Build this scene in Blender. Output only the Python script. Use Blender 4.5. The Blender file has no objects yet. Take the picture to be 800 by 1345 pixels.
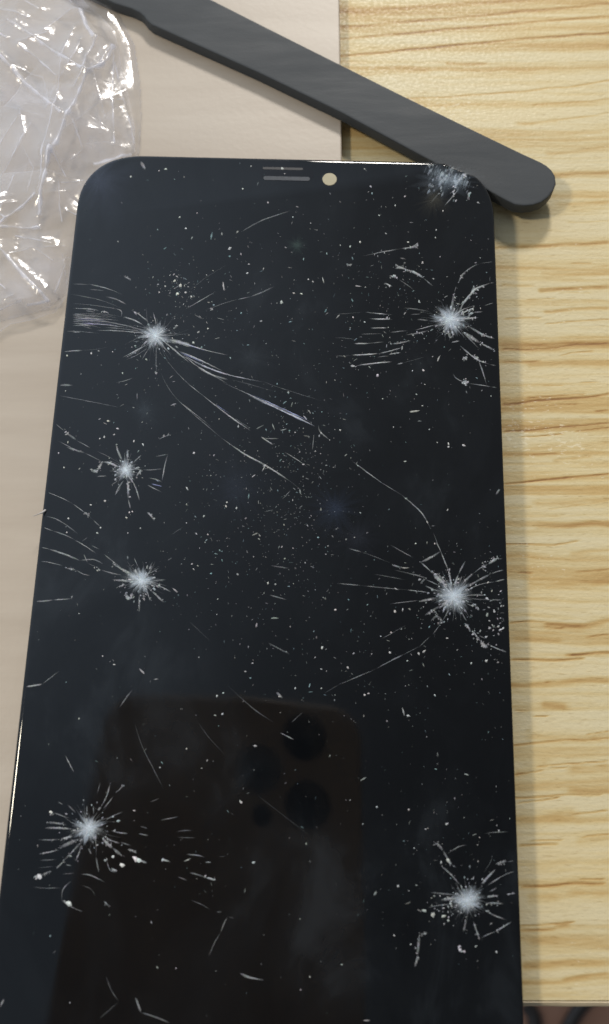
import bpy, math, random
import numpy as np
from mathutils import Vector, Matrix
random.seed(7); rng = np.random.default_rng(11)
C = bpy.context.scene.collection

# ------------------------------------------------------------------ camera
F = 1237.0                       # focal length in photo pixels
ALPHA = math.radians(0.97)       # the panel leans on the tool: its top end is higher
THETA = math.atan(378 / F) + ALPHA
ZG0 = 0.0047                     # glass height above the table under the lens
HG = 0.152
CAM = Vector((0, -math.sin(ALPHA) * HG, ZG0 + math.cos(ALPHA) * HG))
cd = bpy.data.cameras.new('camera'); cam = bpy.data.objects.new('camera', cd); C.objects.link(cam)
cam.location = CAM; cam.rotation_euler = (THETA, 0, 0)
cd.sensor_fit = 'VERTICAL'; cd.sensor_height = 36; cd.lens = F / 1345 * 36
cd.clip_start = 0.002; cd.clip_end = 60
cd.dof.use_dof = True; cd.dof.focus_distance = 0.164; cd.dof.aperture_fstop = 19
bpy.context.scene.camera = cam

# ------------------------------------------------------------------ world, lamps
sc = bpy.context.scene
w = bpy.data.worlds.new('World'); sc.world = w; w.use_nodes = True
nt = w.node_tree; bg = nt.nodes['Background']
tc = nt.nodes.new('ShaderNodeTexCoord'); sx = nt.nodes.new('ShaderNodeSeparateXYZ')
nt.links.new(tc.outputs['Generated'], sx.inputs[0])
mr = nt.nodes.new('ShaderNodeMapRange'); mr.inputs[1].default_value = -0.34; mr.inputs[2].default_value = 0.20
nt.links.new(sx.outputs['X'], mr.inputs[0])
cr = nt.nodes.new('ShaderNodeValToRGB'); nt.links.new(mr.outputs[0], cr.inputs[0])
cr.color_ramp.interpolation = 'EASE'
cr.color_ramp.elements[0].color = (1.0, 1.20, 1.46, 1); cr.color_ramp.elements[1].color = (0.31, 0.335, 0.365, 1)
my = nt.nodes.new('ShaderNodeMapRange'); my.interpolation_type = 'SMOOTHSTEP'
my.inputs[1].default_value = -0.17; my.inputs[2].default_value = 0.6; my.inputs[3].default_value = 0.34; my.inputs[4].default_value = 1.15
nt.links.new(sx.outputs['Y'], my.inputs[0])
sc_ = nt.nodes.new('ShaderNodeVectorMath'); sc_.operation = 'SCALE'
nt.links.new(cr.outputs[0], sc_.inputs[0]); nt.links.new(my.outputs[0], sc_.inputs['Scale'])
nt.links.new(sc_.outputs[0], bg.inputs[0]); bg.inputs[1].default_value = 0.76

def area(name, loc, target, size, power, col):
    l = bpy.data.lights.new(name, 'AREA'); l.shape = 'DISK'; l.size = size; l.energy = power; l.color = col
    o = bpy.data.objects.new(name, l); C.objects.link(o); o.location = loc
    o.rotation_euler = (Vector(target) - Vector(loc)).to_track_quat('-Z', 'Y').to_euler(); return o
area('window_lamp', (-0.62, 0.02, 0.72), (0, .05, 0), 0.11, 3.2, (1, .90, .72))
area('ceiling_lamp', (0.10, 1.08, 0.74), (0, .05, 0), 0.17, 9.6, (1, .95, .88))
sc.view_settings.view_transform = 'Standard'; sc.view_settings.look = 'None'
sc.view_settings.exposure = 0; sc.view_settings.gamma = 1
sc.cycles.transparent_max_bounces = 24
sc.cycles.max_bounces = 8

# ------------------------------------------------------------------ pixel -> place
st, ct = math.sin(THETA), math.cos(THETA)
def W(x, y, z=0.0):
    X = (x - 400) / F; Y = -(y - 672.5) / F
    d = Vector((X, ct * Y + st, -ct + st * Y)); t = (z - CAM.z) / d.z
    return CAM + d * t
s0, c0 = math.sin(THETA - ALPHA), math.cos(THETA - ALPHA)
YAW = -math.atan(0.0268)
cy, sy = math.cos(-YAW), math.sin(-YAW)
def G(x, y, z=0.0):
    """point on the glass in the panel's own coordinates"""
    X = (x - 400) / F; Y = -(y - 672.5) / F
    dz = -c0 + s0 * Y; t = (z - HG) / dz
    gx, gy = X * t, (c0 * Y + s0) * t
    return (cy * gx - sy * gy, sy * gx + cy * gy, z)

# ------------------------------------------------------------------ helpers
def mat(name):
    m = bpy.data.materials.new(name); m.use_nodes = True
    return m, m.node_tree, m.node_tree.nodes['Principled BSDF']
def node(nt, typ, **kw):
    n = nt.nodes.new(typ)
    for k, v in kw.items():
        if k.startswith('_'): setattr(n, k[1:], v)
        else: n.inputs[k.replace('__', ' ')].default_value = v
    return n
def ramp(nt, fac, stops):
    r = nt.nodes.new('ShaderNodeValToRGB'); e = r.color_ramp.elements
    while len(e) < len(stops): e.new(0.5)
    for i, (p, c) in enumerate(stops):
        e[i].position = p; e[i].color = c if len(c) == 4 else (*c, 1)
    nt.links.new(fac, r.inputs[0]); return r
def noise(nt, scale, detail=4, rough=.55, stretch=None, dist=0):
    t = nt.nodes.new('ShaderNodeTexCoord'); n = nt.nodes.new('ShaderNodeTexNoise')
    n.inputs['Scale'].default_value = scale; n.inputs['Detail'].default_value = detail
    n.inputs['Roughness'].default_value = rough; n.inputs['Distortion'].default_value = dist
    if stretch:
        mp = nt.nodes.new('ShaderNodeMapping'); mp.inputs['Scale'].default_value = stretch
        nt.links.new(t.outputs['Object'], mp.inputs[0]); nt.links.new(mp.outputs[0], n.inputs['Vector'])
    else: nt.links.new(t.outputs['Object'], n.inputs['Vector'])
    return n
def mesh_obj(name, verts, faces, m=None, parent=None, smooth=False, attr=None, attrname='frost'):
    me = bpy.data.meshes.new(name); me.from_pydata([tuple(v) for v in verts], [], faces); me.update()
    if smooth: me.shade_smooth()
    if attr is not None:
        a = me.color_attributes.new(attrname, 'FLOAT_COLOR', 'POINT')
        a.data.foreach_set('color', np.asarray(attr, dtype=np.float32).ravel())
    o = bpy.data.objects.new(name, me); C.objects.link(o)
    if m: me.materials.append(m)
    if parent: o.parent = parent
    return o
def tag(o, label=None, cat=None, group=None, kind=None):
    if label: o['label'] = label
    if cat: o['category'] = cat
    if group: o['group'] = group
    if kind: o['kind'] = kind
    return o
def empty(name, loc=(0, 0, 0), rot=(0, 0, 0)):
    o = bpy.data.objects.new(name, None); C.objects.link(o); o.location = loc; o.rotation_euler = rot
    o.empty_display_size = .01; return o
def box(name, a, b, m, parent=None, bev=0):
    (x0, y0, z0), (x1, y1, z1) = a, b
    v = [(x0,y0,z0),(x1,y0,z0),(x1,y1,z0),(x0,y1,z0),(x0,y0,z1),(x1,y0,z1),(x1,y1,z1),(x0,y1,z1)]
    f = [(0,3,2,1),(4,5,6,7),(0,1,5,4),(1,2,6,5),(2,3,7,6),(3,0,4,7)]
    o = mesh_obj(name, v, f, m, parent)
    if bev:
        md = o.modifiers.new('bevel', 'BEVEL'); md.width = bev; md.segments = 3
    return o
def loft(name, rings, m, parent=None, smooth=True, cap=True):
    """rings: list of equal-length closed loops, bottom to top"""
    n = len(rings[0]); v = [p for r in rings for p in r]; f = []
    for k in range(len(rings) - 1):
        for i in range(n):
            j = (i + 1) % n; f.append((k*n+i, k*n+j, (k+1)*n+j, (k+1)*n+i))
    if cap:
        f.append(tuple(reversed(range(n)))); f.append(tuple(range((len(rings)-1)*n, len(rings)*n)))
    o = mesh_obj(name, v, f, m, parent)
    me = o.data
    if smooth:
        me.shade_smooth()
        if cap:
            me.polygons[len(f)-1].use_smooth = False; me.polygons[len(f)-2].use_smooth = False
        me.set_sharp_from_angle(angle=math.radians(32))
    return o
def inset(loop, d):
    """move a ccw 2-D loop inwards by d"""
    out = []; n = len(loop)
    for i in range(n):
        ax, ay = loop[i-1][:2]; bx, by = loop[(i+1) % n][:2]
        tx, ty = bx-ax, by-ay; L = math.hypot(tx, ty) or 1
        out.append((loop[i][0] - ty/L*d, loop[i][1] + tx/L*d))
    return out

# ------------------------------------------------------------------ materials
# pale wood of the table top, its grain carried by the mesh attribute
wood, nt, b = mat('pale_wood')
at = node(nt, 'ShaderNodeVertexColor', _layer_name='grain')
n1 = noise(nt, 60, 6, .6, (1, 14, 1)); n2 = noise(nt, 420, 3, .6, (1, 5, 1)); n3 = noise(nt, 1500, 2, .5)
sep = nt.nodes.new('ShaderNodeSeparateColor'); nt.links.new(at.outputs[0], sep.inputs[0])
m1 = node(nt, 'ShaderNodeMath', _operation='MULTIPLY_ADD'); nt.links.new(n1.outputs[0], m1.inputs[0]); m1.inputs[1].default_value = .62
m1b = node(nt, 'ShaderNodeMath', _operation='MULTIPLY_ADD'); nt.links.new(n2.outputs[0], m1b.inputs[0]); m1b.inputs[1].default_value = .20
nt.links.new(sep.outputs[0], m1b.inputs[2])
m1c = node(nt, 'ShaderNodeMath', _operation='SUBTRACT'); nt.links.new(m1b.outputs[0], m1c.inputs[0]); m1c.inputs[1].default_value = .40
nt.links.new(m1c.outputs[0], m1.inputs[2])
r = ramp(nt, m1.outputs[0], [(0.0, (.735,.63,.40)), (.20, (.69,.56,.31)), (.45, (.60,.425,.19)), (.78, (.46,.275,.105)), (1.0, (.31,.165,.065))])
# soft grey-green and pinkish patches
n4 = noise(nt, 25, 2, .5, (1, 3, 1))
mx = node(nt, 'ShaderNodeMix', _data_type='RGBA', _blend_type='MULTIPLY'); mx.inputs[0].default_value = .55
r2 = ramp(nt, n4.outputs[0], [(.35, (1.0, .97, .90)), (.65, (.93, .95, .98))])
nt.links.new(r.outputs[0], mx.inputs[6]); nt.links.new(r2.outputs[0], mx.inputs[7])
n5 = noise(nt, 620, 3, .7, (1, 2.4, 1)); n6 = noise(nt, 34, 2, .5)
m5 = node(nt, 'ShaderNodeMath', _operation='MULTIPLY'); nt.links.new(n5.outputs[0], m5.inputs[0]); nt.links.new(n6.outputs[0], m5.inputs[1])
r5 = ramp(nt, m5.outputs[0], [(.365, (0,)*3), (.42, (.5,)*3)])        # glints painted as pale flecks in the base colour
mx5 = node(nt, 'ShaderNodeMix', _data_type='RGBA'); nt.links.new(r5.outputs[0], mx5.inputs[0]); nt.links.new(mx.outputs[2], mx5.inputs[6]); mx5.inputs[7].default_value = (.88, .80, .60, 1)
n7 = noise(nt, 1100, 2, .6, (.35, 2.2, 1)); r7 = ramp(nt, n7.outputs[0], [(.25, (.80, .74, .66)), (.40, (1, 1, 1))])   # dark pores
mx7 = node(nt, 'ShaderNodeMix', _data_type='RGBA', _blend_type='MULTIPLY'); mx7.inputs[0].default_value = 1
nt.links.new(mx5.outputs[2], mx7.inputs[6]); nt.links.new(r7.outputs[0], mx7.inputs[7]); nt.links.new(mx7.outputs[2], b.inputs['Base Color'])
b.inputs['Roughness'].default_value = .38; b.inputs['Specular IOR Level'].default_value = .24
rr = ramp(nt, n3.outputs[0], [(.4, (.38,)*3), (.62, (.6,)*3)]); nt.links.new(rr.outputs[0], b.inputs['Roughness'])
bp = node(nt, 'ShaderNodeBump'); bp.inputs['Strength'].default_value = .5; bp.inputs['Distance'].default_value = .00012
add = node(nt, 'ShaderNodeMath', _operation='ADD'); nt.links.new(n3.outputs[0], add.inputs[0]); nt.links.new(n2.outputs[0], add.inputs[1])
nt.links.new(add.outputs[0], bp.inputs['Height']); nt.links.new(bp.outputs[0], b.inputs['Normal'])

# whitish board
boardm, nt, b = mat('beige_board')
n1 = noise(nt, 18, 5, .6, (1, 9, 1)); n2 = noise(nt, 9, 3, .5)
r = ramp(nt, n1.outputs[0], [(.3, (.455,.385,.31)), (.7, (.52,.45,.37))])
r2 = ramp(nt, n2.outputs[0], [(.35, (.97,.98,1.0)), (.65, (1.0,.985,.96))])
mx = node(nt, 'ShaderNodeMix', _data_type='RGBA', _blend_type='MULTIPLY'); mx.inputs[0].default_value = 1
nt.links.new(r.outputs[0], mx.inputs[6]); nt.links.new(r2.outputs[0], mx.inputs[7]); nt.links.new(mx.outputs[2], b.inputs['Base Color'])
b.inputs['Roughness'].default_value = .45
n3 = noise(nt, 900, 3, .5); bp = node(nt, 'ShaderNodeBump'); bp.inputs['Strength'].default_value = .25; bp.inputs['Distance'].default_value = .0001
nt.links.new(n3.outputs[0], bp.inputs['Height']); nt.links.new(bp.outputs[0], b.inputs['Normal'])

# black glass with a thin uneven film of grease
glass, nt, b = mat('black_glass')
out = nt.nodes['Material Output']
b.inputs['Base Color'].default_value = (.0035, .004, .005, 1); b.inputs['Roughness'].default_value = .03; b.inputs['IOR'].default_value = 1.46
n1 = noise(nt, 22, 5, .6); n2 = noise(nt, 75, 4, .6, (1, .6, 1), .6); n3 = noise(nt, 2600, 2, .6)
film = node(nt, 'ShaderNodeBsdfDiffuse'); film.inputs[0].default_value = (.55, .66, .78, 1)
mul = node(nt, 'ShaderNodeMath', _operation='MULTIPLY'); nt.links.new(n1.outputs[0], mul.inputs[0]); nt.links.new(n2.outputs[0], mul.inputs[1])
rf = ramp(nt, mul.outputs[0], [(.20, (.001,)*3), (.30, (.005,)*3), (.40, (.022,)*3)])
ms = nt.nodes.new('ShaderNodeMixShader'); nt.links.new(rf.outputs[0], ms.inputs[0]); nt.links.new(b.outputs[0], ms.inputs[1]); nt.links.new(film.outputs[0], ms.inputs[2])
nt.links.new(ms.outputs[0], out.inputs[0])
r3 = ramp(nt, n2.outputs[0], [(.35, (.02,)*3), (.7, (.09,)*3)]); nt.links.new(r3.outputs[0], b.inputs['Roughness'])

# fractured glass and dust: white scattering, thinner where the fracture is faint
frost, nt, b = mat('fractured_glass')
out = nt.nodes['Material Output']
at = node(nt, 'ShaderNodeVertexColor', _layer_name='frost')
nt.links.new(at.outputs[0], b.inputs['Base Color']); b.inputs['Roughness'].default_value = .35
tr = nt.nodes.new('ShaderNodeBsdfTransparent'); ms = nt.nodes.new('ShaderNodeMixShader')
n1 = noise(nt, 3500, 2, .7)
r1 = ramp(nt, n1.outputs[0], [(.30, (.6,)*3), (.62, (1.0,)*3)])
mu = node(nt, 'ShaderNodeMath', _operation='MULTIPLY'); nt.links.new(at.outputs[1], mu.inputs[0]); nt.links.new(r1.outputs[0], mu.inputs[1])
nt.links.new(mu.outputs[0], ms.inputs[0]); nt.links.new(tr.outputs[0], ms.inputs[1]); nt.links.new(b.outputs[0], ms.inputs[2]); nt.links.new(ms.outputs[0], out.inputs[0])

def plain(name, col, rough=.5, metal=0, nscale=None, var=.12, bump=0):
    m, nt, b = mat(name); b.inputs['Roughness'].default_value = rough; b.inputs['Metallic'].default_value = metal
    n1 = noise(nt, nscale or 60, 4, .6)
    r = ramp(nt, n1.outputs[0], [(.3, tuple(c*(1-var) for c in col)), (.7, tuple(c*(1+var) for c in col))])
    nt.links.new(r.outputs[0], b.inputs['Base Color'])
    if bump:
        n2 = noise(nt, 2200, 3, .6); bp = node(nt, 'ShaderNodeBump'); bp.inputs['Strength'].default_value = bump; bp.inputs['Distance'].default_value = .00006
        nt.links.new(n2.outputs[0], bp.inputs['Height']); nt.links.new(bp.outputs[0], b.inputs['Normal'])
    return m
toolm = plain('dark_grey_coating', (.056, .061, .066), .58, 0, 40, .10, .35)
framem = plain('black_plastic_frame', (.012, .010, .010), .35)
meshm = plain('grey_speaker_mesh', (.030, .036, .048), .55, 0, 900, .3, .4)
holem = plain('tan_hole_light', (.44, .39, .26), .6, 0, 500, .08)
slotm = plain('slot_black', (.006, .006, .008), .05)
floorm = plain('brown_floor', (.30, .17, .12), .6, 0, 6, .25)
cablem = plain('black_rubber', (.02, .018, .018), .5)
bodym = plain('dark_phone_body', (.44, .36, .30), .5)
lensm = plain('lens_glass', (.001, .001, .002), .02)
toolm.node_tree.nodes['Principled BSDF'].inputs['Specular IOR Level'].default_value = .2
tn_ = toolm.node_tree; vs = noise(tn_, 140, 5, .7, (.25, 1.6, 1), .4)
sr = ramp(tn_, vs.outputs[0], [(.35, (.50,)*3), (.70, (.64,)*3)]); tn_.links.new(sr.outputs[0], tn_.nodes['Principled BSDF'].inputs['Roughness'])
legm = plain('table_leg_wood', (.5, .36, .18), .5)
edgem = plain('edge_strip_wood', (.60, .49, .32), .5, 0, 80, .1)

# film of the bag
bagm, nt, b = mat('clear_crumpled_film')
out = nt.nodes['Material Output']; nt.nodes.remove(b)
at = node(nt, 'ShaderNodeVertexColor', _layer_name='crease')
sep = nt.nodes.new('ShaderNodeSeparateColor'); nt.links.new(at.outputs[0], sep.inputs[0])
n1 = noise(nt, 55, 4, .6, None, .8); n2 = noise(nt, 700, 3, .6, None, .5)
bp = node(nt, 'ShaderNodeBump'); bp.inputs['Strength'].default_value = .16; bp.inputs['Distance'].default_value = .00015
nt.links.new(n2.outputs[0], bp.inputs['Height'])
tr = nt.nodes.new('ShaderNodeBsdfTransparent'); tr.inputs[0].default_value = (1, 1, 1, 1)
df = nt.nodes.new('ShaderNodeBsdfDiffuse'); df.inputs[0].default_value = (.90, .91, 1.0, 1)
tl = nt.nodes.new('ShaderNodeBsdfTranslucent'); tl.inputs[0].default_value = (.90, .91, 1.0, 1)
mdf = nt.nodes.new('ShaderNodeMixShader'); mdf.inputs[0].default_value = .5
nt.links.new(df.outputs[0], mdf.inputs[1]); nt.links.new(tl.outputs[0], mdf.inputs[2])
hz = ramp(nt, n1.outputs[0], [(.38, (.03,)*3), (.66, (.31,)*3)])
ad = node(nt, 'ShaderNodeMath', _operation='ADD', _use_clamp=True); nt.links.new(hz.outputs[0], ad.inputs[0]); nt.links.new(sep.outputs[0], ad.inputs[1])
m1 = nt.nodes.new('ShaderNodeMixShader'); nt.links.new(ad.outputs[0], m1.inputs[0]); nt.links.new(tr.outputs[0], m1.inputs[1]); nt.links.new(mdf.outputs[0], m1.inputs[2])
gl = nt.nodes.new('ShaderNodeBsdfGlossy'); gl.inputs['Roughness'].default_value = .15; nt.links.new(bp.outputs[0], gl.inputs['Normal'])
fr = nt.nodes.new('ShaderNodeFresnel'); ge = nt.nodes.new('ShaderNodeNewGeometry')
io = nt.nodes.new('ShaderNodeMapRange'); io.inputs[3].default_value = 1.5; io.inputs[4].default_value = 1/1.5   # a thin film has the same gloss from either side
nt.links.new(ge.outputs['Backfacing'], io.inputs[0]); nt.links.new(io.outputs[0], fr.inputs[0]); nt.links.new(bp.outputs[0], fr.inputs['Normal'])
fm = node(nt, 'ShaderNodeMath', _operation='MULTIPLY', _use_clamp=True); nt.links.new(fr.outputs[0], fm.inputs[0]); fm.inputs[1].default_value = .95
m2 = nt.nodes.new('ShaderNodeMixShader'); nt.links.new(fm.outputs[0], m2.inputs[0]); nt.links.new(m1.outputs[0], m2.inputs[1]); nt.links.new(gl.outputs[0], m2.inputs[2])
nt.links.new(m2.outputs[0], out.inputs[0])

# ------------------------------------------------------------------ numpy noise
def vnoise(x, y, seed):
    r = np.random.default_rng(seed); T = r.random((256, 256))
    xi = np.floor(x).astype(int); yi = np.floor(y).astype(int); fx = x-xi; fy = y-yi
    fx = fx*fx*(3-2*fx); fy = fy*fy*(3-2*fy)
    g = lambda a, b: T[a % 256, b % 256]
    return (g(xi,yi)*(1-fx)+g(xi+1,yi)*fx)*(1-fy)+(g(xi,yi+1)*(1-fx)+g(xi+1,yi+1)*fx)*fy
def segd(X, Y, a, b):
    ax, ay = a; dx, dy = b[0]-ax, b[1]-ay; L2 = dx*dx+dy*dy+1e-18
    t = np.clip(((X-ax)*dx+(Y-ay)*dy)/L2, 0, 1)
    return np.hypot(X-ax-t*dx, Y-ay-t*dy), t

# ------------------------------------------------------------------ floor far below
floor = mesh_obj('floor', [(-3,-3,-.75),(3,-3,-.75),(3,3,-.75),(-3,3,-.75)], [(0,1,2,3)], floorm); tag(floor, kind='structure')
def tube(name, pts, rad, m, parent=None, seg=10):
    rings = []
    for i, p in enumerate(pts):
        a = Vector(pts[max(i-1, 0)]); c = Vector(pts[min(i+1, len(pts)-1)]); t = (c-a).normalized()
        u = t.cross(Vector((0, 0, 1)));
        if u.length < 1e-4: u = Vector((1, 0, 0))
        u.normalize(); v = t.cross(u); rr = rad[i] if isinstance(rad, list) else rad
        rings.append([tuple(Vector(p) + (u*math.cos(2*math.pi*k/seg) + v*math.sin(2*math.pi*k/seg))*rr) for k in range(seg)])
    return loft(name, rings, m, parent)
def fl(x, y): return tuple(W(x, y, -.744))
pts = [fl(690,1320), fl(700,1332), fl(703,1350), fl(706,1372), fl(722,1380), fl(738,1362), fl(748,1345), fl(757,1330), fl(772,1312), fl(800,1280)]
sp = []
for i in range(len(pts)-1):
    p0, p1, p2, p3 = [Vector(pts[min(max(j, 0), len(pts)-1)]) for j in (i-1, i, i+1, i+2)]
    for k in range(5):
        t = k/5; sp.append(tuple(.5*((2*p1)+(p2-p0)*t+(2*p0-5*p1+4*p2-p3)*t*t+(-p0+3*p1-3*p2+p3)*t**3)))
cb = tube('cable', sp, .006, cablem); tag(cb, 'black cable looped on the brown floor below the table edge', 'cable')

# ------------------------------------------------------------------ table
YE0 = W(740, 1324.5).y; YE1 = W(740, 1314).y
table = empty('wooden_table', (0, YE0, 0)); tag(table, 'pale yellow wooden table with streaked grain under everything else', 'table')
def st_(base, *l):
    o = []
    for q in l:
        pl = [(680+q[i]/5.6, base+q[i+1]/5.6) for i in range(0, len(q)-2, 2)]; o.append((pl, q[-2], q[-1]))
    return o
S = []
S += st_(260, (-200,362,0,350,670,315,3,.55),(380,165,670,160,1.5,.3),(400,465,530,465,.8,.35),(550,490,670,485,.8,.35),(170,672,400,655,660,638,4,.62),(310,690,540,690,1,.4),
  (70,742,270,725,1.2,.4),(200,830,670,800,3,.5),(-100,885,0,883,160,878,1.3,.5),(210,920,670,890,1.1,.6),(-100,1112,0,1110,300,1095,670,1070,1.5,.7),(320,1155,560,1130,1,.6),
  (-100,1090,670,1080,8,.32),(-100,1207,0,1205,150,1195,1.4,.45),(100,1235,670,1225,6,.28),(300,30,670,20,5,.3),(200,560,670,545,6,.18),(-100,640,100,640,2,.35))
S += st_(500, (190,40,330,40,.8,.4),(470,18,590,15,1,.5),(70,130,500,105,1,.5),(-100,165,0,160,500,130,670,100,1.8,.8),(60,190,450,180,1,.4),(580,230,670,220,1.2,.6),(-100,375,0,370,480,330,670,315,1,.8),
  (20,415,330,398,1.1,.8),(430,375,670,350,1,.5),(100,545,300,545,1,.4),(280,590,540,565,2,.3),(-100,752,0,745,370,705,670,680,1.5,.85),(150,905,670,880,8,.35),(230,945,670,885,1.2,.35),(-100,935,100,930,3,.4),
  (150,1075,670,1040,4,.35),(-100,1210,0,1205,270,1195,450,1160,1.1,.75),(400,1250,670,1235,3,.25),(-50,1000,300,990,3,.2),(100,490,670,470,6,.2))
S += st_(740, (20,70,100,70,1,.75),(430,45,670,25,1,.5),(100,150,400,140,670,110,8,.4),(-50,440,0,440,210,425,1.2,.75),(210,467,320,467,1,.6),(210,440,500,435,670,405,4,.62),(520,520,670,505,1,.5),
  (-50,710,0,710,280,705,490,690,1.8,.8),(380,665,560,642,670,640,2,.85),(-50,900,0,895,250,870,670,850,5,.5),(430,855,670,870,1,.35),(200,1030,340,1050,5,.4),(110,1115,230,1118,1,.75),(0,1080,80,1080,1,.5),
  (-50,1328,0,1325,360,1300,670,1300,1.4,.65),(500,1255,670,1250,1.1,.65),(560,1290,600,1300,3,.4),(100,1280,670,1275,6,.22),(220,865,232,870,1.5,.9),(85,1225,90,1228,1.6,.8),(120,1130,125,1240,2,.25),(0,560,300,570,4,.2))
S += st_(980, (150,135,450,125,670,118,1,.65),(240,155,350,155,1,.6),(560,148,670,148,1,.6),(-30,192,0,190,180,165,1.2,.7),(400,165,670,165,6,.4),(0,170,200,130,5,.25),(-30,370,0,370,600,365,1.3,.7),(0,405,300,385,1.1,.75),
  (400,335,670,340,5,.4),(0,530,400,515,8,.4),(410,505,540,495,670,480,1.4,.65),(20,720,280,715,1,.75),(100,690,330,685,.9,.5),(490,675,670,670,.9,.5),(450,700,670,705,4,.25),
  (30,1012,400,1015,630,1012,1.4,.75),(470,982,640,978,1,.6),(100,1100,400,1095,670,1085,6,.38),(30,1305,400,1298,1.1,.7),(40,1340,250,1340,1.2,.6),(300,1310,370,1310,3,.5),(450,560,670,560,5,.25),(145,1115,148,1125,1.2,.7))
S += [([(689,1264),(740,1263),(800,1266)],5,.5),([(744,1283),(800,1280)],2,.45),([(700,1236),(800,1240)],6,.2),
  ([(430,36),(454,34),(566,25),(700,15),(820,4)],3,.5),([(430,52),(462,49),(584,38),(820,21)],2.6,.62),([(430,75),(462,72),(620,56),(820,42)],2.6,.7),([(588,83),(638,81)],3,.4),
  ([(500,135),(548,128),(683,119),(820,104)],2,.5),([(700,135),(800,130)],1.6,.35),([(683,160),(800,148)],2,.35),([(440,14),(800,-5)],5,.35),([(430,100),(560,92)],5,.25),([(680,160),(730,156)],4,.3),
  ([(700,230),(800,226)],3,.3),([(720,200),(800,192)],4,.22)]
def grain(X, Y):
    g = np.zeros_like(X)
    Yw = Y + .0010*(vnoise(X*60, Y*30, 1)-.5) + .00045*(vnoise(X*240, Y*200, 2)-.5)
    for pl, wd, s in S:
        P = [W(*p) for p in pl]; sc_ = .000095*wd; s = s*1.0
        best = np.full_like(X, 9.)
        for a, c in zip(P[:-1], P[1:]):
            d, t = segd(X, Yw*1.0, (a.x, a.y), (c.x, c.y)); best = np.minimum(best, d)
        v = s*np.exp(-(best/sc_)**2*.6)
        v *= .75+.5*vnoise(X*500, Y*2500, 3)
        g = np.maximum(g, v) + .25*np.minimum(g, v)
    # long faint strata everywhere
    q = vnoise(X*9+7, Yw*420, 4)*.5+vnoise(X*20, Yw*1100, 5)*.3+vnoise(X*50, Yw*2600, 6)*.2
    g += np.clip(q-.38, 0, 1)*1.25
    far = np.clip((np.abs(Y-.06)-.11)/.02, 0, 1)
    g += far*.6*np.clip(vnoise(X*6, Yw*160, 8)-.55, 0, 1)*2
    return np.clip(g, 0, 1)
xs = np.concatenate([np.linspace(-.75, -.07, 18), np.linspace(-.06, -.002, 10), np.linspace(.0, .075, 100), np.linspace(.085, .16, 12), np.linspace(.2, .75, 14)])
ys = np.concatenate([np.arange(YE1, .175, .00022), np.linspace(.18, .3, 60), np.linspace(.32, .62, 30)])
XX, YY = np.meshgrid(xs, ys); GR = grain(XX, YY)
ZZ = -.00006*GR
nx, ny = len(xs), len(ys)
V = np.stack([XX, YY - YE0, ZZ], -1).reshape(-1, 3)
idx = np.arange(nx*ny).reshape(ny, nx)
Fq = np.stack([idx[:-1,:-1], idx[:-1,1:], idx[1:,1:], idx[1:,:-1]], -1).reshape(-1, 4).tolist()
# sides and underside close the top into a slab
nb = len(V); lo = -.018
rim = list(idx[0, :]) + list(idx[1:, -1]) + list(idx[-1, -2::-1]) + list(idx[-2:0:-1, 0])
Vl = V.tolist() + [(V[i][0], V[i][1], lo) for i in rim]
n = len(rim)
for i in range(n): Fq.append((rim[i], nb+i, nb+(i+1) % n, rim[(i+1) % n]))
Fq.append(tuple(reversed(range(nb, nb+n))))
ga = GR.reshape(-1); ga = np.concatenate([ga, ga[np.array(rim)]]); col = np.stack([ga, ga, ga, np.ones_like(ga)], -1)
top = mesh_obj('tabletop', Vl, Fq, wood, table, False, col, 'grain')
# front edging: a strip glued on, with a fine dark joint and a worn arris
e = [(YE1-.00012-YE0, -.00016), (YE1-.0003-YE0, -.00002), (.0006, -.00002), (.00018, -.0002), (0, -.0006), (0, -.0178), (YE1-.00012-YE0, -.0178)]
xsE = np.linspace(-.75, .75, 600); rings = []
jit = vnoise(xsE*300, xsE*0+3, 21)*.00022
for i, x in enumerate(xsE):
    rings.append([(x, yy+(jit[i] if k in (2, 3, 4, 5) else 0), zz - (jit[i]*.4 if k == 3 else 0)) for k, (yy, zz) in enumerate(e)])
loft('edge_strip', rings, edgem, table, False)
for x in (-.70, .66):
    for y in (.04, .56): box('leg', (x, y, -.75-0), (x+.045, y+.045, -.0182), legm, table, .002)

# ------------------------------------------------------------------ board
ZB = .0024
bx = W(447.5, 100, ZB).x; bx2 = W(447.5, 1345, ZB).x
brd = box('pale_board', (-.33, -.20, 0), (bx, .42, ZB), boardm, None, .0003)
# keep its foot inside the table: front edge ends above the table edge
me = brd.data
for v in me.vertices:
    if v.co.y < 0: v.co.y = YE0 + .004
tag(brd, 'pale beige board lying on the wooden table under the cracked panel', 'board')

# ------------------------------------------------------------------ pry tool
ZT = .0050
tp = [(60,-42),(110,-14),(150,4),(172,11),(183,16),(189,21),(193,27),(199,32),(212,38),(339,95),(450,148.5),(564,210),(630,244),(652,256),(664,262.5),(676,268.5),(688,270),(700,269),(711,265.5),(720,259),(727,250),(730.5,241),(729.3,231),(725,223.5),(718.5,217.5),(711,213),(702,208.8),(689,203),(600,160),(522,122),(450,86),(376,49),(279,0),(230,-22),(150,-58),(110,-76)]
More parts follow.
